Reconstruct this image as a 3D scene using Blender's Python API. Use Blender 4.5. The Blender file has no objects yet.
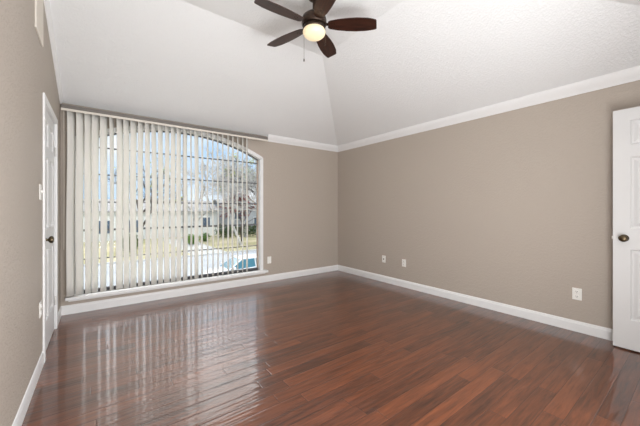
import bpy, bmesh, math, random
from mathutils import Vector, Matrix
random.seed(7)
S = bpy.context.scene
C = S.collection
PI = math.pi

# ------------------------------------------------------------------ camera, world, lights, exposure
cam = bpy.data.cameras.new('camera'); co = bpy.data.objects.new('camera', cam); C.objects.link(co)
co.location = (0, 0, 1.2); co.rotation_euler = (PI / 2, 0, -math.atan2(.6, .8))
cam.sensor_width = 36; cam.lens = 293 / 640 * 36; cam.shift_y = -4 / 640; cam.clip_start = .02; cam.clip_end = 500
S.camera = co

W = bpy.data.worlds.new('sky'); S.world = W; W.use_nodes = True
nt = W.node_tree; N = nt.nodes; L = nt.links
bg = N['Background']
tc = N.new('ShaderNodeTexCoord'); mp = N.new('ShaderNodeMapping'); mp.inputs['Scale'].default_value = (2.2, 2.2, 5)
no = N.new('ShaderNodeTexNoise'); no.inputs['Scale'].default_value = 1.6; no.inputs['Detail'].default_value = 6; no.inputs['Roughness'].default_value = .55
cr = N.new('ShaderNodeValToRGB')
cr.color_ramp.elements[0].position = .40; cr.color_ramp.elements[0].color = (.42, .66, .95, 1)
cr.color_ramp.elements[1].position = .66; cr.color_ramp.elements[1].color = (.95, .97, 1, 1)
L.new(tc.outputs['Generated'], mp.inputs['Vector']); L.new(mp.outputs[0], no.inputs['Vector'])
L.new(no.outputs['Fac'], cr.inputs[0]); L.new(cr.outputs[0], bg.inputs['Color'])
# added bright lobe in the unseen upper sky, strengthens the floor reflection
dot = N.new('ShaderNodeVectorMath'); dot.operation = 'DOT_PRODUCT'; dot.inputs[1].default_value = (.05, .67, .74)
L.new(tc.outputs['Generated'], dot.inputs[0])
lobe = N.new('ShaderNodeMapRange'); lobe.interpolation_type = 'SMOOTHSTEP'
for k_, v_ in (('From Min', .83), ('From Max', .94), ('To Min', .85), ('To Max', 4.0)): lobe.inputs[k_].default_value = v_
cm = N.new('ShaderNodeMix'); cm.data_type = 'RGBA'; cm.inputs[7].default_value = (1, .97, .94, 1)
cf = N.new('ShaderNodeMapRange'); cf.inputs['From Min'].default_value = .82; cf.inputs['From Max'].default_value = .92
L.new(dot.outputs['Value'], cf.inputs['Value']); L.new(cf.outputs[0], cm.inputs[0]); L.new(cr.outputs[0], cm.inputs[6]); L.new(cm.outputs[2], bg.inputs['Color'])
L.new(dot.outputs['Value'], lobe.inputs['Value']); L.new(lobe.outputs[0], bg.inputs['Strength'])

sun = bpy.data.lights.new('sun', 'SUN'); sun.energy = 1.7; sun.angle = .02; sun.color = (1, .95, .86)
so = bpy.data.objects.new('sun', sun); C.objects.link(so)
so.rotation_euler = (math.radians(48), 0, math.radians(28))     # high, from behind the house

def area(name, loc, target, sx, sy, power, col=(1, 1, 1)):
    l = bpy.data.lights.new(name, 'AREA'); l.shape = 'RECTANGLE'; l.size = sx; l.size_y = sy; l.energy = power; l.color = col
    o = bpy.data.objects.new(name, l); C.objects.link(o); o.location = loc
    o.rotation_euler = (Vector(target) - Vector(loc)).to_track_quat('-Z', 'Y').to_euler()
    return o
area('front_fill', (1.30, -.30, 1.35), (1.75, 4.0, 1.55), 2.5, 1.9, 58, (.98, .99, 1))  # added soft fill at the front wall behind the camera; no window there
area('side_fill', (1.95, -.14, 1.35), (.55, 3.2, 1.45), 1.3, 1.7, 18, (.98, .99, 1))  # added fill behind the camera, turned to brighten the left wall
area('bounce_fill', (.85, -.18, .30), (1.1, 2.3, 3.0), 2.2, .28, 46, (.98, .99, 1))  # added low fill behind the camera, aimed up to lift the ceiling
area('hall_light', (3.17, -1.3, 2.25), (3.17, -1.2, 0), .5, .5, 9, (1, .96, .9))

vs = S.view_settings; vs.view_transform = 'Standard'; vs.look = 'None'; vs.gamma = 1; vs.use_curve_mapping = False
vs.exposure = .45

# ------------------------------------------------------------------ materials
def new_mat(name):
    m = bpy.data.materials.new(name); m.use_nodes = True
    return m, m.node_tree.nodes, m.node_tree.links, m.node_tree.nodes['Principled BSDF']
def plain(name, col, rough=.5, metal=0, noise=0, scale=20, bump=0, spec=.5):
    m, n, l, p = new_mat(name)
    p.inputs['Roughness'].default_value = rough; p.inputs['Metallic'].default_value = metal
    p.inputs['Specular IOR Level'].default_value = spec
    t = n.new('ShaderNodeTexCoord'); t_ = n.new('ShaderNodeTexNoise'); t_.inputs['Scale'].default_value = scale; t_.inputs['Detail'].default_value = 4
    l.new(t.outputs['Object'], t_.inputs['Vector'])
    mx = n.new('ShaderNodeMix'); mx.data_type = 'RGBA'
    mx.inputs[6].default_value = tuple(c * (1 - noise) for c in col) + (1,)
    mx.inputs[7].default_value = tuple(min(1, c * (1 + noise)) for c in col) + (1,)
    l.new(t_.outputs['Fac'], mx.inputs[0]); l.new(mx.outputs[2], p.inputs['Base Color'])
    if bump:
        b = n.new('ShaderNodeBump'); b.inputs['Strength'].default_value = bump; b.inputs['Distance'].default_value = .01
        l.new(t_.outputs['Fac'], b.inputs['Height']); l.new(b.outputs[0], p.inputs['Normal'])
    return m

def textured_paint(name, col, rough, scale, strength, dist, lo=.42, hi=.62, big=0):
    """rolled, knocked-down drywall texture"""
    m, n, l, p = new_mat(name)
    p.inputs['Base Color'].default_value = col + (1,); p.inputs['Roughness'].default_value = rough
    p.inputs['Specular IOR Level'].default_value = .3
    t = n.new('ShaderNodeTexCoord'); a = n.new('ShaderNodeTexNoise'); a.inputs['Scale'].default_value = scale
    a.inputs['Detail'].default_value = 5; a.inputs['Roughness'].default_value = .6; a.inputs['Distortion'].default_value = .4
    l.new(t.outputs['Object'], a.inputs['Vector'])
    r = n.new('ShaderNodeMapRange'); r.interpolation_type = 'SMOOTHSTEP'
    r.inputs['From Min'].default_value = lo; r.inputs['From Max'].default_value = hi
    l.new(a.outputs['Fac'], r.inputs['Value'])
    b = n.new('ShaderNodeBump'); b.inputs['Strength'].default_value = strength; b.inputs['Distance'].default_value = dist
    l.new(r.outputs[0], b.inputs['Height']); l.new(b.outputs[0], p.inputs['Normal'])
    return m

M = {}
M['wall'] = textured_paint('beige_wall_paint', (.440, .385, .332), .62, 44, .22, .005)
M['wall_rough'] = textured_paint('beige_knockdown_paint', (.450, .395, .342), .55, 78, .6, .006, .52, .66)
M['ceil'] = textured_paint('white_ceiling_texture', (.83, .84, .845), .7, 60, .42, .007, .40, .64)
M['trim'] = plain('white_trim_paint', (.80, .80, .80), .35, 0, .015, 6)
M['door'] = plain('white_door_paint', (.70, .70, .70), .38, 0, .015, 8, .03)
M['plate'] = plain('white_plastic', (.85, .84, .80), .35, 0, .02, 30)
M['slot'] = plain('dark_socket', (.10, .10, .10), .5, 0, .1, 40)
M['bronze'] = plain('dark_bronze', (.045, .028, .02), .34, .75, .3, 40)
M['brass'] = plain('antique_brass', (.10, .075, .045), .32, .9, .4, 60)
M['steel'] = plain('brushed_nickel', (.55, .54, .52), .35, .9, .1, 60)
M['munt'] = plain('dark_muntin', (.10, .10, .11), .45, 0, .1, 20)
M['brick'] = plain('tan_brick_reveal', (.42, .33, .27), .8, 0, .25, 30)
M['rail'] = plain('taupe_headrail', (.17, .155, .14), .45, 0, .05, 20)
M['valance'] = plain('cream_valance', (.72, .67, .60), .5, 0, .03, 30)
M['rubber'] = plain('black_rubber', (.02, .02, .02), .6, 0, .2, 30)

def vane_mat():
    m, n, l, p = new_mat('cream_vane_fabric')
    p.inputs['Base Color'].default_value = (.90, .89, .855, 1); p.inputs['Roughness'].default_value = .55
    p.inputs['Specular IOR Level'].default_value = .25
    t = n.new('ShaderNodeTexCoord'); mpn = n.new('ShaderNodeMapping'); mpn.inputs['Scale'].default_value = (180, 180, 4)
    a = n.new('ShaderNodeTexNoise'); a.inputs['Scale'].default_value = 2
    l.new(t.outputs['Object'], mpn.inputs[0]); l.new(mpn.outputs[0], a.inputs['Vector'])
    b = n.new('ShaderNodeBump'); b.inputs['Strength'].default_value = .15; b.inputs['Distance'].default_value = .003
    l.new(a.outputs['Fac'], b.inputs['Height']); l.new(b.outputs[0], p.inputs['Normal'])
    tr = n.new('ShaderNodeBsdfTranslucent'); tr.inputs['Color'].default_value = (.88, .86, .80, 1)
    mx = n.new('ShaderNodeMixShader'); mx.inputs[0].default_value = .33
    l.new(p.outputs[0], mx.inputs[1]); l.new(tr.outputs[0], mx.inputs[2])
    l.new(mx.outputs[0], n['Material Output'].inputs['Surface'])
    return m
M['vane'] = vane_mat()

def glass_mat(name, tint, refl):
    m, n, l, p = new_mat(name); n.remove(p)
    t = n.new('ShaderNodeBsdfTransparent'); t.inputs[0].default_value = tint + (1,)
    g = n.new('ShaderNodeBsdfGlossy'); g.inputs['Roughness'].default_value = .02
    f = n.new('ShaderNodeFresnel'); f.inputs['IOR'].default_value = refl
    mx = n.new('ShaderNodeMixShader'); l.new(f.outputs[0], mx.inputs[0]); l.new(t.outputs[0], mx.inputs[1]); l.new(g.outputs[0], mx.inputs[2])
    l.new(mx.outputs[0], n['Material Output'].inputs['Surface'])
    return m
M['glass'] = glass_mat('clear_window_glass', (.97, .98, .98), 1.12)

def globe_mat():
    m, n, l, p = new_mat('lit_frosted_glass')
    p.inputs['Base Color'].default_value = (.60, .50, .36, 1); p.inputs['Roughness'].default_value = .35
    lw = n.new('ShaderNodeTexNoise'); lw.inputs['Scale'].default_value = 3
    mx = n.new('ShaderNodeMix'); mx.data_type = 'RGBA'
    mx.inputs[6].default_value = (1, .74, .40, 1); mx.inputs[7].default_value = (1, .84, .55, 1)
    l.new(lw.outputs['Fac'], mx.inputs[0]); l.new(mx.outputs[2], p.inputs['Emission Color'])
    p.inputs['Emission Strength'].default_value = .42
    return m
M['globe'] = globe_mat()

def math_node(n, l, op, a, b=None):
    q = n.new('ShaderNodeMath'); q.operation = op
    for i, v in enumerate((a, b)):
        if v is None: continue
        if isinstance(v, (int, float)): q.inputs[i].default_value = v
        else: l.new(v, q.inputs[i])
    return q.outputs[0]

def floor_mat():
    m, n, l, p = new_mat('hand_scraped_plank_floor')
    PW, PL = .100, 1.05
    t = n.new('ShaderNodeTexCoord'); sep = n.new('ShaderNodeSeparateXYZ'); l.new(t.outputs['Object'], sep.inputs[0])
    mn = lambda op, a, b=None: math_node(n, l, op, a, b)
    row = mn('FLOOR', mn('DIVIDE', sep.outputs['Y'], PW))
    fy = mn('FRACT', mn('DIVIDE', sep.outputs['Y'], PW))
    wn = n.new('ShaderNodeTexWhiteNoise'); wn.noise_dimensions = '1D'; l.new(row, wn.inputs['W'])
    xo = mn('ADD', mn('DIVIDE', sep.outputs['X'], PL), mn('MULTIPLY', wn.outputs['Value'], 7.3))
    col_ = mn('FLOOR', xo); fx = mn('FRACT', xo)
    cid = n.new('ShaderNodeCombineXYZ'); l.new(row, cid.inputs[0]); l.new(col_, cid.inputs[1])
    w2 = n.new('ShaderNodeTexWhiteNoise'); w2.noise_dimensions = '2D'; l.new(cid.outputs[0], w2.inputs['Vector'])
    # grain, shifted per plank, stretched along the plank
    off = n.new('ShaderNodeVectorMath'); off.operation = 'MULTIPLY_ADD'
    l.new(w2.outputs['Color'], off.inputs[0]); off.inputs[1].default_value = (9, 9, 9); l.new(t.outputs['Object'], off.inputs[2])
    mg = n.new('ShaderNodeMapping'); mg.inputs['Scale'].default_value = (2.2, 26, 2); l.new(off.outputs[0], mg.inputs[0])
    g = n.new('ShaderNodeTexNoise'); g.inputs['Scale'].default_value = 1.6; g.inputs['Detail'].default_value = 7; g.inputs['Roughness'].default_value = .62; g.inputs['Distortion'].default_value = .7
    l.new(mg.outputs[0], g.inputs['Vector'])
    mb = n.new('ShaderNodeMapping'); mb.inputs['Scale'].default_value = (1.6, 7, 2); l.new(off.outputs[0], mb.inputs[0])
    blot = n.new('ShaderNodeTexNoise'); blot.inputs['Scale'].default_value = 1.7; blot.inputs['Detail'].default_value = 3
    l.new(mb.outputs[0], blot.inputs['Vector'])
    ramp = n.new('ShaderNodeValToRGB'); e = ramp.color_ramp.elements
    e[0].position = .28; e[0].color = (.040, .013, .006, 1)
    e[1].position = .74; e[1].color = (.195, .058, .022, 1)
    k = ramp.color_ramp.elements.new(.5); k.color = (.112, .034, .014, 1)
    v = mn('ADD', mn('ADD', mn('MULTIPLY', mn('SUBTRACT', g.outputs['Fac'], .15), .80), mn('MULTIPLY', blot.outputs['Fac'], .27)), mn('MULTIPLY', w2.outputs['Value'], .20))
    l.new(v, ramp.inputs[0])
    # seams
    ey = mn('MINIMUM', fy, mn('SUBTRACT', 1.0, fy)); ex = mn('MULTIPLY', mn('MINIMUM', fx, mn('SUBTRACT', 1.0, fx)), PL / PW)
    d = mn('MINIMUM', ex, ey)
    seam = n.new('ShaderNodeMapRange'); seam.inputs['From Min'].default_value = .0; seam.inputs['From Max'].default_value = .022
    l.new(d, seam.inputs['Value'])
    mx = n.new('ShaderNodeMix'); mx.data_type = 'RGBA'; mx.inputs[6].default_value = (.016, .006, .004, 1)
    l.new(seam.outputs[0], mx.inputs[0]); l.new(ramp.outputs[0], mx.inputs[7]); l.new(mx.outputs[2], p.inputs['Base Color'])
    # scraped undulation
    ms = n.new('ShaderNodeMapping'); ms.inputs['Scale'].default_value = (2.2, 22, 1); l.new(off.outputs[0], ms.inputs[0])
    sc = n.new('ShaderNodeTexNoise'); sc.inputs['Scale'].default_value = 1.5; sc.inputs['Detail'].default_value = 1.5
    l.new(ms.outputs[0], sc.inputs['Vector'])
    bev = n.new('ShaderNodeMapRange'); bev.interpolation_type = 'SMOOTHSTEP'; bev.inputs['From Max'].default_value = .07; l.new(d, bev.inputs['Value'])
    h = mn('ADD', mn('MULTIPLY', sc.outputs['Fac'], 1.0), mn('MULTIPLY', bev.outputs[0], .30))
    h = mn('ADD', h, mn('MULTIPLY', g.outputs['Fac'], .05))
    b = n.new('ShaderNodeBump'); b.inputs['Strength'].default_value = .5; b.inputs['Distance'].default_value = .0042
    l.new(h, b.inputs['Height']); l.new(b.outputs[0], p.inputs['Normal'])
    p.inputs['Roughness'].default_value = .34
    p.inputs['Specular IOR Level'].default_value = .3
    p.inputs['Coat Weight'].default_value = .8; p.inputs['Coat Roughness'].default_value = .09; p.inputs['Coat IOR'].default_value = 1.55
    l.new(b.outputs[0], p.inputs['Coat Normal'])
    return m
M['floor'] = floor_mat()

def wood_blade():
    m, n, l, p = new_mat('walnut_blade')
    t = n.new('ShaderNodeTexCoord'); mg = n.new('ShaderNodeMapping'); mg.inputs['Scale'].default_value = (3, 40, 8)
    l.new(t.outputs['Object'], mg.inputs[0]); g = n.new('ShaderNodeTexNoise'); g.inputs['Scale'].default_value = 2; g.inputs['Detail'].default_value = 5
    l.new(mg.outputs[0], g.inputs['Vector']); r = n.new('ShaderNodeValToRGB')
    r.color_ramp.elements[0].position = .35; r.color_ramp.elements[0].color = (.013, .005, .0035, 1)
    r.color_ramp.elements[1].position = .68; r.color_ramp.elements[1].color = (.050, .017, .010, 1)
    l.new(g.outputs['Fac'], r.inputs[0]); l.new(r.outputs[0], p.inputs['Base Color'])
    p.inputs['Roughness'].default_value = .3
    return m
M['blade'] = wood_blade()

# ------------------------------------------------------------------ mesh helpers
class MB:
    def __init__(s): s.bm = bmesh.new()
    def face(s, pts):
        try: return s.bm.faces.new([s.bm.verts.new(p) for p in pts])
        except ValueError: return None
    def box(s, x0, x1, y0, y1, z0, z1, bevel=0):
        r = bmesh.ops.create_cube(s.bm, size=1)
        vs_ = r['verts']
        for v in vs_:
            v.co = Vector(((x0 + x1) / 2 + v.co.x * (x1 - x0), (y0 + y1) / 2 + v.co.y * (y1 - y0), (z0 + z1) / 2 + v.co.z * (z1 - z0)))
        if bevel:
            es = list({e for v in vs_ for e in v.link_edges})
            bmesh.ops.bevel(s.bm, geom=es, offset=bevel, segments=2, affect='EDGES', profile=.5)
        return s
    def hexa(s, b, t):
        """solid between a bottom quad b and a top quad t"""
        vb = [s.bm.verts.new(p) for p in b]; vt = [s.bm.verts.new(p) for p in t]
        s.bm.faces.new(vb[::-1]); s.bm.faces.new(vt)
        for i in range(len(vb)):
            j = (i + 1) % len(vb); s.bm.faces.new((vb[i], vb[j], vt[j], vt[i]))
        return s
    def prism(s, pts, vec):
        b = [Vector(p) for p in pts]; return s.hexa(b, [p + Vector(vec) for p in b])
    def sweep(s, prof, path_fn_a, path_fn_b):
        """profile polygon placed by two functions (start, end)"""
        return s.hexa([path_fn_a(*q) for q in prof], [path_fn_b(*q) for q in prof])
    def tube(s, pts, radii, n=8, cap=True):
        pts = [Vector(p) for p in pts]
        if isinstance(radii, (int, float)): radii = [radii] * len(pts)
        rings = []
        up = None
        for i, p in enumerate(pts):
            d = (pts[min(i + 1, len(pts) - 1)] - pts[max(i - 1, 0)]).normalized()
            if up is None: up = Vector((0, 0, 1)) if abs(d.z) < .9 else Vector((1, 0, 0))
            a = d.cross(up).normalized(); b = a.cross(d).normalized(); up = b
            rings.append([s.bm.verts.new(p + (a * math.cos(2 * PI * k / n) + b * math.sin(2 * PI * k / n)) * radii[i]) for k in range(n)])
        for r0, r1 in zip(rings, rings[1:]):
            for k in range(n): s.bm.faces.new((r0[k], r0[(k + 1) % n], r1[(k + 1) % n], r1[k]))
        if cap:
            s.bm.faces.new(rings[0][::-1]); s.bm.faces.new(rings[-1])
        return s
    def lathe(s, prof, c=(0, 0, 0), axis=(0, 0, 1), n=32):
        """prof: list of (r, h) along axis"""
        q = Vector((0, 0, 1)).rotation_difference(Vector(axis)); c = Vector(c); rings = []
        for r, h in prof:
            if r < 1e-5: rings.append([s.bm.verts.new(c + q @ Vector((0, 0, h)))])
            else: rings.append([s.bm.verts.new(c + q @ Vector((r * math.cos(2 * PI * k / n), r * math.sin(2 * PI * k / n), h))) for k in range(n)])
        for a, b in zip(rings, rings[1:]):
            if len(a) == 1 and len(b) == 1: continue
            for k in range(n):
                j = (k + 1) % n
                if len(a) == 1: s.bm.faces.new((a[0], b[j], b[k]))
                elif len(b) == 1: s.bm.faces.new((a[k], a[j], b[0]))
                else: s.bm.faces.new((a[k], a[j], b[j], b[k]))
        for e in (rings[0], rings[-1]):
            if len(e) > 1:
                try: s.bm.faces.new(e)
                except ValueError: pass
        return s
    def build(s, name, mat, parent=None, smooth=False, origin=None):
        bmesh.ops.recalc_face_normals(s.bm, faces=s.bm.faces)
        me = bpy.data.meshes.new(name)
        if origin is not None:
            bmesh.ops.translate(s.bm, verts=s.bm.verts, vec=-Vector(origin))
        s.bm.to_mesh(me); s.bm.free()
        o = bpy.data.objects.new(name, me); C.objects.link(o); me.materials.append(M[mat] if isinstance(mat, str) else mat)
        if smooth:
            for p in me.polygons: p.use_smooth = True
            if smooth == 'auto': me.set_sharp_from_angle(angle=math.radians(35))
        if origin is not None: o.location = origin
        if parent: o.parent = parent
        return o
def tag(o, label=None, cat=None, group=None, kind=None):
    if label: o['label'] = label
    if cat: o['category'] = cat
    if group: o['group'] = group
    if kind: o['kind'] = kind
    return o
def empty(name, loc=(0, 0, 0), rz=0):
    o = bpy.data.objects.new(name, None); C.objects.link(o); o.location = loc; o.rotation_euler = (0, 0, rz); o.empty_display_size = .1
    return o
def struct(o, label, cat): return tag(o, label, cat, kind='structure')
def copy_tree(o, parent=None):
    c = o.copy(); C.objects.link(c)
    if parent: c.parent = parent
    for ch in list(o.children): copy_tree(ch, c)
    return c

# ------------------------------------------------------------------ room shell  (metres; camera stands at the origin)
XL, XR, YB, YF = -.358, 3.74, 4.40, -.34
EAVE, TOP, SL = 2.40, 3.04, .4
RUN = (TOP - EAVE) / SL
T = .16

b = MB(); b.box(XL - T, XR + T, YF - 2.1, YB + T, -.12, 0)
struct(b.build('floor', 'floor'), 'glossy reddish brown hand scraped plank floor', 'floor')

# ceiling: hipped vault with a flat top, thickened upwards
b = MB()
e = .06
xf, y0f, y1f = XR - RUN, YF + RUN, YB - RUN
xl = XL - e
se = EAVE - SL * e
b.face([(xl, YB + e, se), (XR + e, YB + e, se), (xf, y1f, TOP), (xl, y1f, TOP)])
b.face([(XR + e, YB + e, se), (XR + e, YF - e, se), (xf, y0f, TOP), (xf, y1f, TOP)])
b.face([(XR + e, YF - e, se), (xl, YF - e, se), (xl, y0f, TOP), (xf, y0f, TOP)])
b.face([(xl, y1f, TOP), (xf, y1f, TOP), (xf, y0f, TOP), (xl, y0f, TOP)])
bmesh.ops.remove_doubles(b.bm, verts=b.bm.verts, dist=.0005)
c = b.build('ceiling', 'ceil')
for f in c.data.polygons: pass
sm = c.modifiers.new('thick', 'SOLIDIFY'); sm.thickness = .1; sm.offset = 1
if c.data.polygons[0].normal.z < 0: sm.offset = -1
struct(c, 'white textured vaulted ceiling with sloping sides', 'ceiling')

# back wall with the arched window opening
WX0, WX1, WZ0, WSP, WAP = -.20, 2.09, .205, 2.015, 2.285
WC = (WX0 + WX1) / 2; HW = (WX1 - WX0) / 2; RISE = WAP - WSP
RAD = (HW * HW + RISE * RISE) / (2 * RISE)
def arch(x, r=0):
    """height of the arch line at x, r metres outside the opening"""
    q = (RAD + r) ** 2 - (x - WC) ** 2
    return WAP - RAD + math.sqrt(max(q, 0))
b = MB()
ya, yb = YB, YB + T
b.box(XL - T, WX0, ya, yb, -.12, 2.75); b.box(WX1, XR + T, ya, yb, -.12, 2.75); b.box(WX0, WX1, ya, yb, -.12, WZ0)
n = 28
for i in range(n):
    x0 = WX0 + (WX1 - WX0) * i / n; x1 = WX0 + (WX1 - WX0) * (i + 1) / n
    b.hexa([(x0, ya, arch(x0)), (x1, ya, arch(x1)), (x1, yb, arch(x1)), (x0, yb, arch(x0))],
           [(x0, ya, 2.75), (x1, ya, 2.75), (x1, yb, 2.75), (x0, yb, 2.75)])
bmesh.ops.remove_doubles(b.bm, verts=b.bm.verts, dist=.0003)
struct(b.build('wall_back', 'wall'), 'beige wall around the wide arched window', 'wall')

b = MB(); b.box(XR, XR + T, YF - 2.1, YB, -.12, 2.75)
struct(b.build('wall_right', 'wall'), 'long plain beige wall with white crown moulding', 'wall')

# left wall with the closet door opening
D0, D1, DH = 3.165, 3.925, 2.045
b = MB()
J = .012
b.box(XL - T, XL, YF - T, D0 - J, -.12, 3.3); b.box(XL - T, XL, D1 + J, YB, -.12, 3.3); b.box(XL - T, XL, D0 - J, D1 + J, DH + J, 3.3)
b.box(XL - T, XL - .1, D0 - J, D1 + J, -.12, DH + J)
struct(b.build('wall_left', 'wall_rough'), 'beige textured gable wall beside the white door', 'wall')

# front wall behind the camera, doorway next to the right wall, short hall beyond it
HX0, HX1 = 2.80, 3.59
b = MB()
b.box(XL - T, HX0, YF - .12, YF, -.12, 3.0); b.box(HX1, XR, YF - .12, YF, -.12, 3.0); b.box(HX0, HX1, YF - .12, YF, 2.06, 3.0)
struct(b.build('wall_front', 'wall'), 'beige wall with the entry doorway', 'wall')
b = MB(); b.box(2.3, 2.4, YF - 2.1, YF - .12, -.12, 2.5); b.box(2.4, XR, YF - 2.1, YF - 2.0, -.12, 2.5)
struct(b.build('wall_hall', 'wall'), 'beige hall wall beyond the entry doorway', 'wall')
b = MB(); b.box(2.3, XR + T, YF - 2.1, YF - .12, 2.44, 2.55)
struct(b.build('ceiling_hall', 'ceil'), 'white hall ceiling beyond the entry doorway', 'ceiling')

# baseboards
BP = [(0, 0), (.016, 0), (.016, .078), (.012, .088), (.008, .100), (0, .104)]
def base(name, a, b_, nrm, label, k=1):
    m = MB(); a = Vector(a); b_ = Vector(b_); nr = Vector(nrm)
    m.sweep(BP, lambda d, h: a + nr * d * k + Vector((0, 0, h)), lambda d, h: b_ + nr * d * k + Vector((0, 0, h)))
    struct(m.build(name, 'trim'), label, 'baseboard')
base('baseboard_back', (XL, YB, 0), (XR, YB, 0), (0, -1, 0), 'white baseboard under the window')
base('baseboard_right', (XR, YF, 0), (XR, YB - .016, 0), (-1, 0, 0), 'white baseboard along the long right wall')
base('baseboard_left', (XL, YF, 0), (XL, D0 - .066, 0), (1, 0, 0), 'white baseboard on the left wall before the door', .6)
base('baseboard_left_corner', (XL, D1 + .066, 0), (XL, YB - .016, 0), (1, 0, 0), 'short white baseboard between the door and the corner', .6)

# crown moulding: (distance from wall, height relative to EAVE)
CP = [(0, -.082), (.010, -.082), (.014, -.066), (.030, -.050), (.046, -.028), (.056, -.006), (.060, .010), (.060, .024), (0, .0)]
def crown(name, a, b_, nrm, label):
    m = MB(); a = Vector(a); b_ = Vector(b_); nr = Vector(nrm); t = (b_ - a).normalized()
    m.sweep(CP, lambda d, h: a + nr * d + Vector((0, 0, EAVE + h)), lambda d, h: b_ + nr * d - t * d + Vector((0, 0, EAVE + h)))
    struct(m.build(name, 'trim', smooth='auto'), label, 'crown moulding')
crown('trim_1', (2.20, YB, 0), (XR, YB, 0), (0, -1, 0), 'white crown moulding right of the blind')
crown('trim_2', (XR, YF, 0), (XR, YB, 0), (-1, 0, 0), 'white crown moulding along the long right wall')
m = MB()
for (ya_, za, yb_, zb) in ((YB - .06, EAVE + .024, y1f, TOP), (y1f, TOP, y0f, TOP)):
    P = [(0, -.055), (.010, -.055), (.028, -.02), (.032, .004), (0, .004)]
    m.sweep(P, lambda d, h: Vector((XL + d, ya_, za + h)), lambda d, h: Vector((XL + d, yb_, zb + h)))
struct(m.build('trim_3', 'trim'), 'slim white moulding climbing the left wall along the sloping ceiling', 'moulding')

# ------------------------------------------------------------------ window
win = empty('window_1', (WC, YB, WZ0))
struct(win, 'wide arched window with dark grid bars and white frame', 'window')
def wpart(m, name, mat, par=None, **k):
    o = m.build(name, mat, **k); p = par or win
    o.parent = p
    o.location = o.location - Vector((WC, YB, WZ0)) if p is win else o.location
    return o
# casing: sides + arch, standing a little proud of the wall and lining the reveal
m = MB(); cw = .040; yo, yi = YB - .016, YB + .10
def casing_side(xa, xb):
    m.box(min(xa, xb), max(xa, xb), yo, yi, WZ0, WSP)
casing_side(WX1 - .012, WX1 + cw); casing_side(WX0 + .012, WX0 - cw)
n = 32
X0, X1 = WX0 - cw, WX1 + cw
def pt(i, r):
    a = math.asin(HW / RAD); th = -a + 2 * a * i / n
    return (WC + (RAD + r) * math.sin(th), WAP - RAD + (RAD + r) * math.cos(th))
for i in range(n):
    q = [pt(i, -.012), pt(i + 1, -.012), pt(i + 1, cw), pt(i, cw)]
    m.hexa([(x, yo, z) for x, z in q], [(x, yi, z) for x, z in q])
# corner pieces at the springing
for sgn, xa in ((1, WX1), (-1, WX0)):
    px, pz = pt(n if sgn > 0 else 0, cw); qx, qz = pt(n if sgn > 0 else 0, -.012)
    q = [(xa - sgn * .012, WSP), (xa + sgn * cw, WSP), (xa + sgn * cw, WSP + .012), (px, pz), (qx, qz)]
    m.hexa([(x, yo, z) for x, z in q], [(x, yi, z) for x, z in q])
wpart(m, 'window_frame', 'trim')
m = MB(); m.box(WX0 - .115, WX1 + .10, YB - .085, YB + .10, WZ0 - .036, WZ0, .006)
m.box(WX0 - .09, WX1 + .075, YB - .018, YB, WZ0 - .062, WZ0 - .036)
wpart(m, 'window_sill', 'trim')
# sash: outer dark frame, mullions, muntins
ym0, ym1 = YB + .062, YB + .098
m = MB(); fw = .016
m.box(WX0 + .012, WX0 + .012 + fw, ym0, ym1, WZ0, WSP + .01); wpart(m, 'side_stile', 'brick')
m = MB(); m.box(WX1 - .012 - fw, WX1 - .012, ym0, ym1, WZ0, WSP + .01); wpart(m, 'side_stile', 'brick')
m = MB(); m.box(WX0 + .02, WX1 - .02, ym0, ym1, WZ0, WZ0 + .034); wpart(m, 'bottom_rail', 'munt')
m = MB()
for i in range(n):
    q = [pt(i, -.026), pt(i + 1, -.026), pt(i + 1, 0), pt(i, 0)]
    m.hexa([(x, ym0, z) for x, z in q], [(x, ym1, z) for x, z in q])
wpart(m, 'arch_rail', 'munt')
for z, hh in ((.60, .006), (.945, .012), (1.285, .007), (1.62, .007), (1.95, .007)):
    m = MB(); m.box(WX0 + .02, WX1 - .02, ym0 + .008, ym1 - .008, z - hh, z + hh); wpart(m, 'muntin', 'munt')
for x in (WC, ):
    m = MB(); m.box(x - .009, x + .009, ym0 + .004, ym1 - .004, WZ0, arch(x) - .01); wpart(m, 'mullion', 'rail')
m = MB(); yg = (ym0 + ym1) / 2
m.hexa([(WX0 + .01, yg, WZ0 + .01), (WX1 - .01, yg, WZ0 + .01), (WX1 - .01, yg + .004, WZ0 + .01), (WX0 + .01, yg + .004, WZ0 + .01)],
       [(WX0 + .01, yg, WSP), (WX1 - .01, yg, WSP), (WX1 - .01, yg + .004, WSP), (WX0 + .01, yg + .004, WSP)])
for i in range(n):
    x0, z0 = pt(i, -.01); x1, z1 = pt(i + 1, -.01)
    m.hexa([(x0, yg, WSP), (x1, yg, WSP), (x1, yg + .004, WSP), (x0, yg + .004, WSP)],
           [(x0, yg, max(z0, WSP + .001)), (x1, yg, max(z1, WSP + .001)), (x1, yg + .004, max(z1, WSP + .001)), (x0, yg + .004, max(z0, WSP + .001))])
bmesh.ops.remove_doubles(m.bm, verts=m.bm.verts, dist=.0003)
wpart(m, 'pane', 'glass')

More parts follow.
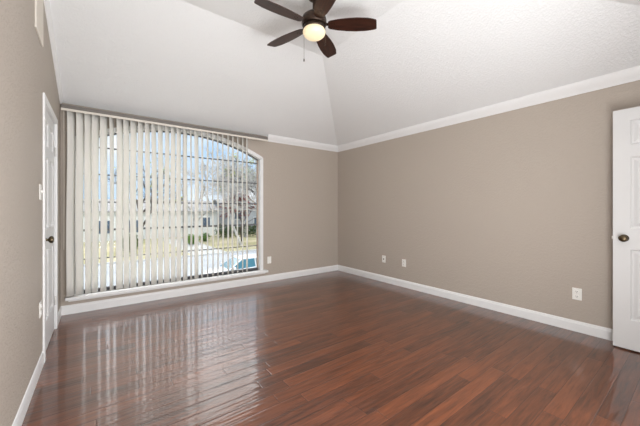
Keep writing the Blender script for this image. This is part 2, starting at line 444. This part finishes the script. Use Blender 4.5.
# ------------------------------------------------------------------ vertical blind
YV = YB - .075
bl = empty('vertical_blind', (WC, YV, 2.30))
tag(bl, 'cream vertical blind with open hanging vanes in front of the arched window', 'blind')
def bpart(m, name, mat, **k):
    o = m.build(name, mat, **k); o.parent = bl; o.location = o.location - Vector((WC, YV, 2.30)); return o
m = MB(); m.box(XL + .01, 2.17, YV - .028, YV + .028, 2.316, 2.362, .004); bpart(m, 'headrail', 'rail')
m = MB(); m.box(XL + .01, 2.17, YV - .036, YV - .029, 2.292, 2.318, .002); bpart(m, 'valance', 'valance')
for x in (-.1, .6, 1.3, 2.0):
    m = MB(); m.box(x - .012, x + .012, YV + .02, YB, 2.336, 2.360); bpart(m, 'bracket', 'steel')
NV, PITCH, VX = 29, .0745, -.262
VW, VT, VB = .089, 2.296, .222
wob = [0] * NV
for i in range(NV):
    x = VX + i * PITCH + random.uniform(-.006, .006)
    if i < 2: at, ab = 48 + 6 * i, 50
    elif i < 10: at, ab = 53 + random.uniform(-5, 5), 51 + random.uniform(-13, 9)
    elif i < 17: at, ab = 46 + random.uniform(-7, 7), 46 + random.uniform(-12, 12)
    else:
        a0 = math.degrees(math.atan2(x, YV)) + 11
        at, ab = a0 + random.uniform(-4, 4), a0 + random.uniform(-4, 4)
    if i == 5: at, ab = 30, 26
    if i in (14, 18): at, ab = 50, 50
    sway = random.uniform(-.006, .006)
    m = MB(); rows, cols = 14, 6; g = []
    for r in range(rows + 1):
        f = r / rows; z = VT + (VB - VT) * f; a = math.radians(at + (ab - at) * f)
        dx, dy = math.sin(a), math.cos(a); nx, ny = dy, -dx
        xo = sway * math.sin(PI * f * .5) + .003 * math.sin(f * 7 + i)
        line = []
        for k in range(cols + 1):
            u = k / cols - .5; bow = .011 * (1 - 4 * u * u)
            line.append(Vector((x + xo + dx * u * VW + nx * bow, YV + dy * u * VW + ny * bow, z)))
        g.append(line)
    V0 = [[m.bm.verts.new(p) for p in ln] for ln in g]
    for r in range(rows):
        for k in range(cols): m.bm.faces.new((V0[r][k], V0[r][k + 1], V0[r + 1][k + 1], V0[r + 1][k]))
    o = bpart(m, 'vane', 'vane', smooth=True)
    s_ = o.modifiers.new('thick', 'SOLIDIFY'); s_.thickness = .0012; s_.offset = 0
    m = MB(); m.box(x - .006, x + .006, YV - .002, YV + .002, 2.294, 2.325); bpart(m, 'carrier', 'plate')
# pull wand / chain at the wall side
m = MB(); m.tube([(XL + .035, YV - .02, 2.31), (XL + .037, YV - .022, 1.5), (XL + .035, YV - .02, .75)], .0025, 6); bpart(m, 'cord', 'valance')

# ------------------------------------------------------------------ six panel doors
def door_slab(w, h, th):
    """leaf in local coords: x 0..w (0 = latch edge), y 0 front .. th back, z 0..h; both faces panelled"""
    m = MB()
    st, mid = .105, .10
    pw = (w - 2 * st - mid) / 2
    xs = [0, st, st + pw, st + pw + mid, w - st, w]
    zs = [0, .25, .845, 1.025, 1.63, 1.73, h - .10, h]
    def ring(x0, x1, z0, z1, y, s):
        def q(i, d): return [(x0 + i, y + d * s, z0 + i), (x1 - i, y + d * s, z0 + i), (x1 - i, y + d * s, z1 - i), (x0 + i, y + d * s, z1 - i)]
        lv = [(0, 0), (.010, .012), (.020, .012), (.045, .003)]
        R_ = [[m.bm.verts.new(p) for p in q(i, d)] for i, d in lv]
        for a, b2 in zip(R_, R_[1:]):
            for k in range(4): m.bm.faces.new((a[k], a[(k + 1) % 4], b2[(k + 1) % 4], b2[k]))
        m.bm.faces.new(R_[-1])
    for y, s in ((0, 1), (th, -1)):
        for i in range(5):
            for j in range(7):
                x0, x1, z0, z1 = xs[i], xs[i + 1], zs[j], zs[j + 1]
                if i in (1, 3) and j in (1, 3, 5): ring(x0, x1, z0, z1, y, s)
                else: m.face([(x0, y, z0), (x1, y, z0), (x1, y, z1), (x0, y, z1)])
    for (a, b2) in (((0, 0), (w, 0)), ((w, 0), (w, h)), ((w, h), (0, h)), ((0, h), (0, 0))):
        m.face([(a[0], 0, a[1]), (b2[0], 0, b2[1]), (b2[0], th, b2[1]), (a[0], th, a[1])])
    bmesh.ops.remove_doubles(m.bm, verts=m.bm.verts, dist=.0002)
    return m
KN = [(.031, 0), (.031, .004), (.026, .008), (.012, .010), (.010, .024), (.014, .028), (.026, .036), (.030, .046), (.027, .056), (.016, .062), (0, .063)]
def knob_on(parent, x, z, th, both=True, mat='brass'):
    for y, ax in ((0, (0, -1, 0)), (th, (0, 1, 0))):
        if y and not both: continue
        m = MB(); m.lathe([(r * 1.0, h) for r, h in KN], (x, y, z), ax, 24); m.build('door_knob', mat, parent, 'auto')
W_, TH = .76, .035
# closed door in the left wall (leaf local x runs along +Y, front faces +X)
d1 = empty('door_1', (XL - .007, D0 + .002, .008), PI / 2)
struct(d1, 'closed white six panel door in the left wall', 'door')
o = door_slab(D1 - D0 - .004, 2.035, TH).build('door_leaf', 'door', d1)
knob_on(d1, .062, .942, TH, False)
for z in (.28, 1.76):
    m = MB(); m.box(D1 - D0 - .012, D1 - D0 + .004, -.014, 0, z - .045, z + .045, .003); m.build('hinge', 'steel', d1)
m = MB()
for y0, y1, z0, z1 in ((D0 - .06, D0 - .002, 0, DH + .002), (D1 + .002, D1 + .06, 0, DH + .002), (D0 - .06, D1 + .06, DH + .002, DH + .06)):
    m.box(XL - .0, XL + .013, y0, y1, z0, z1, .003)
m.box(XL - .09, XL, D0 - .012, D0, 0, DH); m.box(XL - .09, XL, D1, D1 + .012, 0, DH); m.box(XL - .09, XL, D0 - .012, D1 + .012, DH, DH + .012)
struct(m.build('trim_4', 'trim'), 'white casing around the closed door', 'door casing')

# open door folded back against the right wall: latch edge at Y=.512, hinge edge at Y=-.248, front faces -X
d2 = empty('door_2', (3.580, .512, .012), -PI / 2)
struct(d2, 'white six panel door standing open against the right wall', 'door')
door_slab(W_, 2.04, TH).build('door_leaf', 'door', d2)
knob_on(d2, .068, .940, TH, True)
m = MB(); m.box(-.010, 0, .010, .024, .928, .952, .002); m.build('latch', 'plate', d2)
for z in (.2, 1.02, 1.84):
    m = MB(); m.box(W_ - .002, W_ + .012, -.010, .004, z - .045, z + .045, .003); m.build('hinge', 'steel', d2)
m = MB()
for x0, x1, z0, z1 in ((HX0 - .06, HX0, 0, 2.06), (HX1, HX1 + .06, 0, 2.06), (HX0 - .06, HX1 + .06, 2.06, 2.12)):
    m.box(x0, x1, YF, YF + .016, z0, z1, .003)
struct(m.build('trim_5', 'trim'), 'white casing around the entry doorway', 'door casing')

# ------------------------------------------------------------------ wall plates; local: x across, z up, front -Y
def plate(name, loc, rz, label, cat, kind, group=None):
    t = empty(name, loc, rz); tag(t, label, cat, group)
    m = MB(); m.box(-.036, .036, -.006, 0, -.0575, .0575, .003); m.build('cover_plate', 'plate', t)
    if kind == 'duplex':
        for z in (-.024, .024):
            m = MB(); m.lathe([(.0165, 0), (.0165, .003), (.015, .004), (0, .004)], (0, -.006, z), (0, -1, 0), 20)
            s = m.build('socket', 'plate', t)
            m = MB()
            for x in (-.0065, .0065): m.box(x - .0016, x + .0016, -.0106, -.0098, z - .001, z + .008)
            m.lathe([(.0026, 0), (.0026, .0008), (0, .0008)], (0, -.0098, z - .007), (0, -1, 0), 10)
            m.build('slot', 'slot', s)
    elif kind == 'switch':
        m = MB(); m.box(-.006, .006, -.016, -.006, -.004, .014, .002); m.build('toggle', 'plate', t)
    elif kind == 'coax':
        m = MB(); m.lathe([(.011, 0), (.011, .003), (.006, .003), (.006, .012), (.002, .012), (0, .010)], (0, -.006, 0), (0, -1, 0), 14)
        m.build('connector', 'brass', t)
    for z in ((0,) if kind == 'duplex' else (-.046, .046)):
        m = MB(); m.lathe([(.0035, 0), (.0035, .001), (0, .0015)], (0, -.006, z), (0, -1, 0), 10); m.build('screw', 'steel', t)
    return t
RZ = -PI / 2   # front of the plate turned to face -X on the right wall
plate('wall_jack', (XR, 3.23, .376), RZ, 'white wall plate with dark round jack, nearest the far corner', 'wall jack', 'coax')
plate('power_outlet', (XR, 2.83, .369), RZ, 'white outlet on the right wall, just right of the jack plate', 'outlet', 'duplex')
plate('power_outlet', (XR, .786, .367), RZ, 'white duplex outlet on the right wall beside the open door', 'outlet', 'duplex')
plate('wall_plate', (2.245, YB, .353), 0, 'blank white plate on the back wall right of the window', 'wall plate', 'blank')
plate('light_switch', (XL, 2.985, 1.325), PI / 2, 'white light switch on the left wall beside the door', 'light switch', 'switch')
plate('power_outlet', (XL, 2.985, .455), PI / 2, 'white outlet low on the left wall beside the door', 'outlet', 'duplex')

# return air vent high on the left wall
v = empty('air_vent', (XL, 2.915, 2.63)); tag(v, 'cream louvred air vent high on the left wall above the door', 'air vent')
def vp(m, name, mat):
    o = m.build(name, mat, v); return o
m = MB(); a, h_ = .155, .19
for y0, y1, z0, z1 in ((-a, -a + .028, -h_, h_), (a - .028, a, -h_, h_), (-a + .028, a - .028, -h_, -h_ + .028), (-a + .028, a - .028, h_ - .028, h_)): m.box(0, .010, y0, y1, z0, z1, .003)
vp(m, 'frame', 'valance')
m = MB(); m.box(0, .002, -a + .02, a - .02, -h_ + .02, h_ - .02); vp(m, 'backing', 'rail')
m = MB(); k = 14
for i in range(k):
    z = -h_ + .036 + (2 * h_ - .072) * i / (k - 1)
    m.hexa([(.002, -a + .026, z - .008), (.012, -a + .026, z + .003), (.012, -a + .026, z + .005), (.002, -a + .026, z - .006)],
           [(.002, a - .026, z - .008), (.012, a - .026, z + .003), (.012, a - .026, z + .005), (.002, a - .026, z - .006)])
vp(m, 'louvre', 'valance')

# ------------------------------------------------------------------ ceiling fan
FX, FY, FZ = 1.46, 2.03, 2.765      # blade plane
fan = empty('ceiling_fan', (FX, FY, TOP))
tag(fan, 'bronze ceiling fan with five dark wood blades and a lit glass bowl', 'ceiling fan')
dz = FZ - TOP
def fp(m, name, mat, par=fan, smooth='auto'): return m.build(name, mat, par, smooth)
m = MB(); m.lathe([(.0, 0), (.066, 0), (.066, -.012), (.060, -.030), (.044, -.052), (.026, -.062), (0, -.062)], n=36); fp(m, 'canopy', 'bronze')
m = MB(); m.tube([(0, 0, -.055), (0, 0, dz + .10)], .013, 16); fp(m, 'downrod', 'bronze')
m = MB(); m.lathe([(0, dz + .128), (.024, dz + .128), (.030, dz + .115), (.034, dz + .10), (.072, dz + .092), (.098, dz + .070), (.106, dz + .042), (.106, dz + .008), (.098, dz - .004), (0, dz - .004)], n=40); fp(m, 'motor_housing', 'bronze')
m = MB(); m.lathe([(0, dz - .004), (.088, dz - .004), (.092, dz - .016), (.096, dz - .034), (.092, dz - .040), (0, dz - .040)], n=40); fp(m, 'light_fitter', 'bronze')
m = MB(); m.lathe([(.089, dz - .038), (.094, dz - .046), (.097, dz - .058), (.090, dz - .078), (.072, dz - .095), (.044, dz - .105), (0, dz - .109)], n=40); fp(m, 'glass_bowl', 'globe', smooth=True)
OUT = [(.118, .030), (.135, .042), (.20, .056), (.28, .066), (.36, .070), (.45, .066), (.515, .054), (.532, .048), (.538, .040)]
def blade_mesh():
    m = MB(); up = [(r, w) for r, w in OUT]; dn = [(r - (.014 if r > .5 else 0), -w) for r, w in reversed(OUT)]
    pts = up + dn
    m.hexa([(x, y, -.003) for x, y in pts], [(x, y, .003) for x, y in pts]); return m
def iron_mesh():
    m = MB()
    pts = [(.085, .016), (.125, .012), (.155, .024), (.195, .030), (.205, .018), (.205, -.018), (.195, -.030), (.155, -.024), (.125, -.012), (.085, -.016)]
    m.hexa([(x, y, .0035) for x, y in pts], [(x, y, .009) for x, y in pts])
    for x, y in ((.172, .014), (.172, -.014), (.192, 0)): m.lathe([(0, -.006), (.004, -.006), (.004, .004)], (x, y, 0), n=8)
    return m
b0 = None
for k in range(5):
    if b0 is None:
        b0 = blade_mesh().build('blade', 'blade', fan); i0 = iron_mesh().build('blade_bracket', 'bronze', b0); o = b0
    else: o = copy_tree(b0, fan)
    o.location = (0, 0, dz + .004); o.rotation_euler = (math.radians(-12), 0, math.radians(34 + 72 * k))
for ang, ln, r in ((144, .235, .082), (-20, .085, .096)):
    x, y = r * math.cos(math.radians(ang)), r * math.sin(math.radians(ang))
    m = MB(); m.tube([(x, y, dz - .03), (x * 1.05, y * 1.05, dz - .045), (x * 1.05, y * 1.05, dz - .045 - ln)], .0013, 6); ch = fp(m, 'pull_chain', 'brass')
    m = MB(); m.lathe([(0, 0), (.003, -.002), (.006, -.012), (.006, -.022), (.003, -.028), (0, -.029)], (x * 1.05, y * 1.05, dz - .045 - ln), n=12); fp(m, 'fob', 'bronze', ch)

# ------------------------------------------------------------------ outdoors (ground 2.9 m below this floor)
G = -2.9
def mixmat(name, c1, c2, scale, rough=.9, bump=0):
    m, n, l, p = new_mat(name); t = n.new('ShaderNodeTexCoord'); a = n.new('ShaderNodeTexNoise'); a.inputs['Scale'].default_value = scale; a.inputs['Detail'].default_value = 6
    l.new(t.outputs['Object'], a.inputs['Vector']); r = n.new('ShaderNodeValToRGB')
    r.color_ramp.elements[0].position = .36; r.color_ramp.elements[0].color = c1 + (1,); r.color_ramp.elements[1].position = .64; r.color_ramp.elements[1].color = c2 + (1,)
    l.new(a.outputs['Fac'], r.inputs[0]); l.new(r.outputs[0], p.inputs['Base Color']); p.inputs['Roughness'].default_value = rough; p.inputs['Specular IOR Level'].default_value = .2
    return m
M['street'] = mixmat('pale_concrete_street', (.44, .45, .47), (.54, .55, .57), .5)
M['kerb'] = mixmat('kerb_concrete', (.55, .54, .52), (.66, .65, .62), 1)
M['lawn'] = mixmat('winter_lawn', (.44, .40, .22), (.62, .54, .36), .35)
M['lawn_green'] = mixmat('green_lawn', (.16, .30, .05), (.34, .42, .14), .5)
M['bark'] = mixmat('pale_bark', (.40, .37, .35), (.72, .69, .66), 3)
M['bark_dark'] = mixmat('dark_bark', (.06, .05, .045), (.16, .13, .11), 4)
M['leaf_red'] = mixmat('red_leaves', (.20, .04, .035), (.42, .14, .11), 2)
M['leaf_lime'] = mixmat('yellow_green_leaves', (.30, .36, .10), (.58, .60, .25), 2)
M['leaf_dark'] = mixmat('dark_hedge_leaves', (.035, .06, .02), (.12, .17, .06), 3)
M['leaf_green'] = mixmat('bush_leaves', (.10, .20, .04), (.26, .40, .10), 3)
M['siding'] = plain('white_siding', (.80, .80, .80), .7, 0, .03, 2)
M['siding_grey'] = plain('grey_siding', (.36, .38, .42), .7, 0, .06, 2)
M['roof'] = mixmat('grey_shingles', (.36, .35, .35), (.50, .48, .47), 3)
M['house_glass'] = plain('dark_house_glass', (.10, .14, .20), .1, 0, .1, 3)
M['car_white'] = plain('white_car_paint', (.80, .81, .84), .25, 0, .01, 3)
M['car_glass'] = plain('teal_car_glass', (.07, .20, .27), .08, 0, .15, 3)
M['brown'] = plain('brown_garage_door', (.24, .17, .13), .7, 0, .1, 3)

b = MB(); b.box(-60, 90, 5, 14.2, G - .3, G); struct(b.build('ground', 'lawn'), 'near lawn below the window', 'ground')
b = MB(); b.box(-60, 90, 14.2, 27.2, G - .3, G - .06); struct(b.build('street', 'street'), 'pale concrete street outside the window', 'street')
b = MB(); b.box(-60, 90, 27.2, 27.5, G - .3, G + .06); struct(b.build('kerb', 'kerb'), 'kerb on the far side of the street', 'kerb')
b = MB(); b.box(-60, 110, 27.5, 140, G - .3, G + .03); struct(b.build('front_yard', 'lawn'), 'winter lawn across the street', 'ground')
b = MB(); b.box(6.5, 9.6, 27.5, 44, G - .1, G + .05); struct(b.build('driveway', 'kerb'), 'pale driveway across the street', 'driveway')

def leaf_cloud(m, c, rad, count, size, squash=1.0):
    for _ in range(count):
        d = Vector((random.gauss(0, 1), random.gauss(0, 1), random.gauss(0, 1))).normalized() * (random.random() ** .45) * rad
        p = Vector(c) + Vector((d.x, d.y, d.z * squash)); s = size * random.uniform(.6, 1.3)
        u = Vector((random.gauss(0, 1), random.gauss(0, 1), random.gauss(0, 1))).normalized(); w = u.orthogonal().normalized()
        m.face([p - u * s, p - w * s * .5, p + u * s, p + w * s * .5])
def branches(p, d, ln, r, depth, trunk, out, tips, spread, top):
    """grow recursively: trunk collects thick limbs, out the thin ones"""
    q = p; pts = [p]; rad = [r]
    for i in range(3):
        d = (d + Vector((random.gauss(0, .13), random.gauss(0, .13), random.gauss(.03, .07)))).normalized(); q = q + d * ln / 3
        pts.append(q); rad.append(r * (1 - .13 * (i + 1)))
    (trunk if depth >= top - 1 else out).tube(pts, rad, 6 if depth >= 4 else 3, cap=False)
    if depth == 0: tips.append(q); return
    k = 3
    for i in range(k):
        a = Vector((random.gauss(0, 1), random.gauss(0, 1), random.gauss(0, .6))).normalized()
        branches(pts[random.choice((2, 3, 3))], (d + a * spread).normalized(), ln * random.uniform(.62, .88), max(r * .64, .02), depth - 1, trunk, out, tips, spread, top)
def tree(x, y, h, r, label, bark, leaf=None, leaf_n=0, leaf_s=.1, lean=(0, 0), depth=5, spread=.75, lo=0, group=None, leaf_rad=.45):
    t = empty('tree', (x, y, G)); tag(t, label, 'tree', group)
    tr, br, tips = MB(), MB(), []
    branches(Vector((0, 0, -.05)), Vector((lean[0], lean[1], 1)).normalized(), h * .33, r, depth, tr, br, tips, spread, depth)
    tr.build('trunk', bark, t, True); br.build('branches', bark, t, True)
    if leaf:
        lm = MB()
        for p in random.sample(tips, min(len(tips), leaf_n)): leaf_cloud(lm, p, leaf_rad, 7, leaf_s)
        lm.build('foliage', leaf, t)
    return t
tree(12.6, 31.5, 10.5, .17, 'pale bare tree leaning left of the dark hedge', 'bark', lean=(-.18, 0), depth=6)
tree(17.6, 34.5, 11.5, .23, 'bare dark trunked tree at the right edge of the window', 'bark_dark', 'leaf_lime', 90, .16, depth=6)
tree(14.3, 35.5, 6.2, .11, 'small red leaved tree standing before the hedge', 'bark_dark', 'leaf_red', 260, .15, leaf_rad=.5)
tree(14.4, 31.0, 11.5, .16, 'slim tree with yellow green leaves high in the window', 'bark', 'leaf_lime', 150, .16, lean=(.05, 0), depth=6)
tree(9.6, 38.0, 11.0, .18, 'grey bare tree in front of the white house', 'bark')
tree(3.4, 36.0, 9.5, .18, 'bare tree seen through the left vanes', 'bark_dark', 'leaf_lime', 30, .13)
tree(20.5, 44.0, 13.0, .22, 'tall bare tree behind the long hedge', 'bark')
tree(15.6, 29.2, 9.0, .13, 'slender pale bare tree beside the street', 'bark', lean=(.08, 0), spread=.6, depth=6)
tree(17.0, 41.0, 12.5, .20, 'broad bare tree behind the small red tree', 'bark', depth=6)
tree(24.5, 42.0, 12.5, .20, 'bare tree beyond the right edge of the window', 'bark_dark')

def shrub(name, c, rad, sq, leaf, nn, s, label, cat='shrub', ext=None):
    t = empty(name, (c[0], c[1], G)); tag(t, label, cat)
    lm = MB()
    if ext:
        k = 9
        for i in range(k): leaf_cloud(lm, (ext * (i / (k - 1) - .5), random.uniform(-.2, .2), rad * sq * .95), rad * random.uniform(.85, 1.1), nn // k, s, sq)
    else: leaf_cloud(lm, (0, 0, rad * sq), rad, nn, s, sq)
    lm.build('foliage', leaf, t)
    for i in range(5):
        xx = (ext or .6) * (i / 4 - .5) * .8
        st = MB(); st.tube([(xx, 0, -.05), (xx * 1.05, .05, rad * sq)], [.05, .02], 6); st.build('stem', 'bark_dark', t)
shrub('hedge', (18.5, 41.5), 1.1, .9, 'leaf_dark', 3200, .14, 'long dark green hedge below the bare trees', 'hedge', 9.5)
shrub('bush', (8.4, 35.6), .8, .8, 'leaf_green', 700, .10, 'bright green bush in front of the white house')
shrub('bush', (10.6, 38.5), .7, .8, 'leaf_green', 500, .10, 'small green bush right of the driveway')
shrub('bush', (2.2, 33.0), 1.0, .9, 'leaf_dark', 700, .12, 'dark rounded bush across the street at the left')

def house(name, x0, x1, y0, y1, eave, ridge, wall, label, openings):
    t = empty(name, ((x0 + x1) / 2, y0, G)); tag(t, label, 'house')
    ox, oy = (x0 + x1) / 2, y0
    m = MB(); ym = (y0 + y1) / 2 - oy
    pr = [(0, 0), (0, eave), (ym, ridge), (y1 - oy, eave), (y1 - oy, 0)]
    m.hexa([(x0 - ox, yy, z) for yy, z in pr], [(x1 - ox, yy, z) for yy, z in pr]); m.build('wall', wall, t)
    m = MB()
    for sg in (0, 1):
        ye = -.5 if sg == 0 else y1 - oy + .5
        ze = eave - .5 * (ridge - eave) / ym
        m.hexa([(x0 - ox - .4, ye, ze + .02), (x1 - ox + .4, ye, ze + .02), (x1 - ox + .4, ye, ze + .2), (x0 - ox - .4, ye, ze + .2)],
               [(x0 - ox - .4, ym, ridge + .02), (x1 - ox + .4, ym, ridge + .02), (x1 - ox + .4, ym, ridge + .2), (x0 - ox - .4, ym, ridge + .2)])
    m.build('roof', 'roof', t)
    for nm, xa, xb, za, zb, mt in openings:
        m = MB(); m.box(xa - ox - .1, xb - ox + .1, -.06, .05, za - .1, zb + .1); f = m.build(nm, 'siding', t)
        m = MB(); m.box(xa - ox, xb - ox, -.09, -.05, za, zb); m.build('pane' if nm == 'window' else 'door_panel', mt, f)
house('house', -2.5, 14.5, 46, 56, 3.8, 5.3, 'siding', 'white house with grey roof across the street',
      [('window', -.5, 1.0, 1.0, 2.6, 'house_glass'), ('window', 3.0, 4.4, 1.0, 2.6, 'house_glass'), ('garage_door', 6.4, 9.4, .1, 2.4, 'siding'), ('window', 12.4, 13.4, 1.6, 2.8, 'house_glass')])
house('house', 17, 30, 49, 59, 4.3, 5.7, 'siding_grey', 'grey house behind the hedge and red tree',
      [('window', 18.2, 19.6, 2.4, 3.7, 'house_glass'), ('window', 22, 23.4, 1.2, 2.6, 'house_glass')])

# parked white car, front towards -X
car = empty('car', (6.5, 16.0, G - .06)); tag(car, 'white parked car with teal windows on the street below', 'car')
HWD = .90
def sect(x, prof): return [(x, y, z) for y, z in prof]
m = MB()
# body as lofted cross sections along x: (x, half width, sill z, shoulder z)
secs = [(-2.22, .62, .38, .62), (-2.15, .78, .28, .74), (-1.7, .88, .24, .84), (-1.0, .90, .22, .92), (0, .91, .22, .95), (1.2, .91, .22, .98), (1.9, .87, .26, .98), (2.18, .74, .34, .92), (2.24, .62, .42, .80)]
rings = []
for x, w, z0, z1 in secs:
    q = [(-w * .92, z0), (-w, z0 + .15), (-w, z1 - .14), (-w * .90, z1), (0, z1 + .03), (w * .90, z1), (w, z1 - .14), (w, z0 + .15), (w * .92, z0)]
    rings.append([m.bm.verts.new((x, y, z)) for y, z in q])
for a, b2 in zip(rings, rings[1:]):
    for k in range(len(a)): m.bm.faces.new((a[k], a[(k + 1) % len(a)], b2[(k + 1) % len(a)], b2[k]))
m.bm.faces.new(rings[0]); m.bm.faces.new(rings[-1][::-1])
m.build('body', 'car_white', car, True)
# cabin: glass volume then roof and pillars
lo, hi = .93, 1.42
cab = [(-1.05, lo, .80), (-.30, hi, .62), (1.15, hi, .62), (1.85, lo + .03, .76)]
m = MB()
L_ = [m.bm.verts.new((x, -w, z)) for x, z, w in cab]; R2 = [m.bm.verts.new((x, w, z)) for x, z, w in cab]
m.bm.faces.new(L_); m.bm.faces.new(R2[::-1])
for k in range(4): m.bm.faces.new((L_[k], L_[(k + 1) % 4], R2[(k + 1) % 4], R2[k]))
m.build('windows', 'car_glass', car)
m = MB(); m.hexa([(-.36, -.64, hi - .02), (1.2, -.64, hi - .02), (1.2, .64, hi - .02), (-.36, .64, hi - .02)],
                 [(-.24, -.54, hi + .05), (1.08, -.54, hi + .05), (1.08, .54, hi + .05), (-.24, .54, hi + .05)]); m.build('roof_panel', 'car_white', car)
for s_ in (-1, 1):
    for (xa, za, wa), (xb, zb, wb), r in ((cab[0], cab[1], .035), (cab[3], cab[2], .05), ((.45, lo, .795), (.45, hi, .62), .035)):
        m = MB(); m.tube([(xa, s_ * wa, za), (xb, s_ * wb, zb)], r, 6); m.build('pillar', 'car_white', car)
for x in (-1.4, 1.38):
    for s_ in (-1, 1):
        m = MB(); m.lathe([(0, -.1), (.20, -.1), (.31, -.09), (.33, -.04), (.33, .06), (.30, .10), (.2, .1), (0, .09)], (x, s_ * .82, .33), (0, s_, 0), 24); wh = m.build('wheel', 'rubber', car, 'auto')
        m = MB(); m.lathe([(0, .11), (.19, .105), (.2, .09)], (x, s_ * .82, .33), (0, s_, 0), 20); m.build('hubcap', 'steel', wh, 'auto')
    
for s_ in (-1, 1):
    m = MB(); m.box(-.95, -.75, s_ * .93 - .07, s_ * .93 + .07, .95, 1.08, .03); m.build('side_mirror', 'car_white', car)
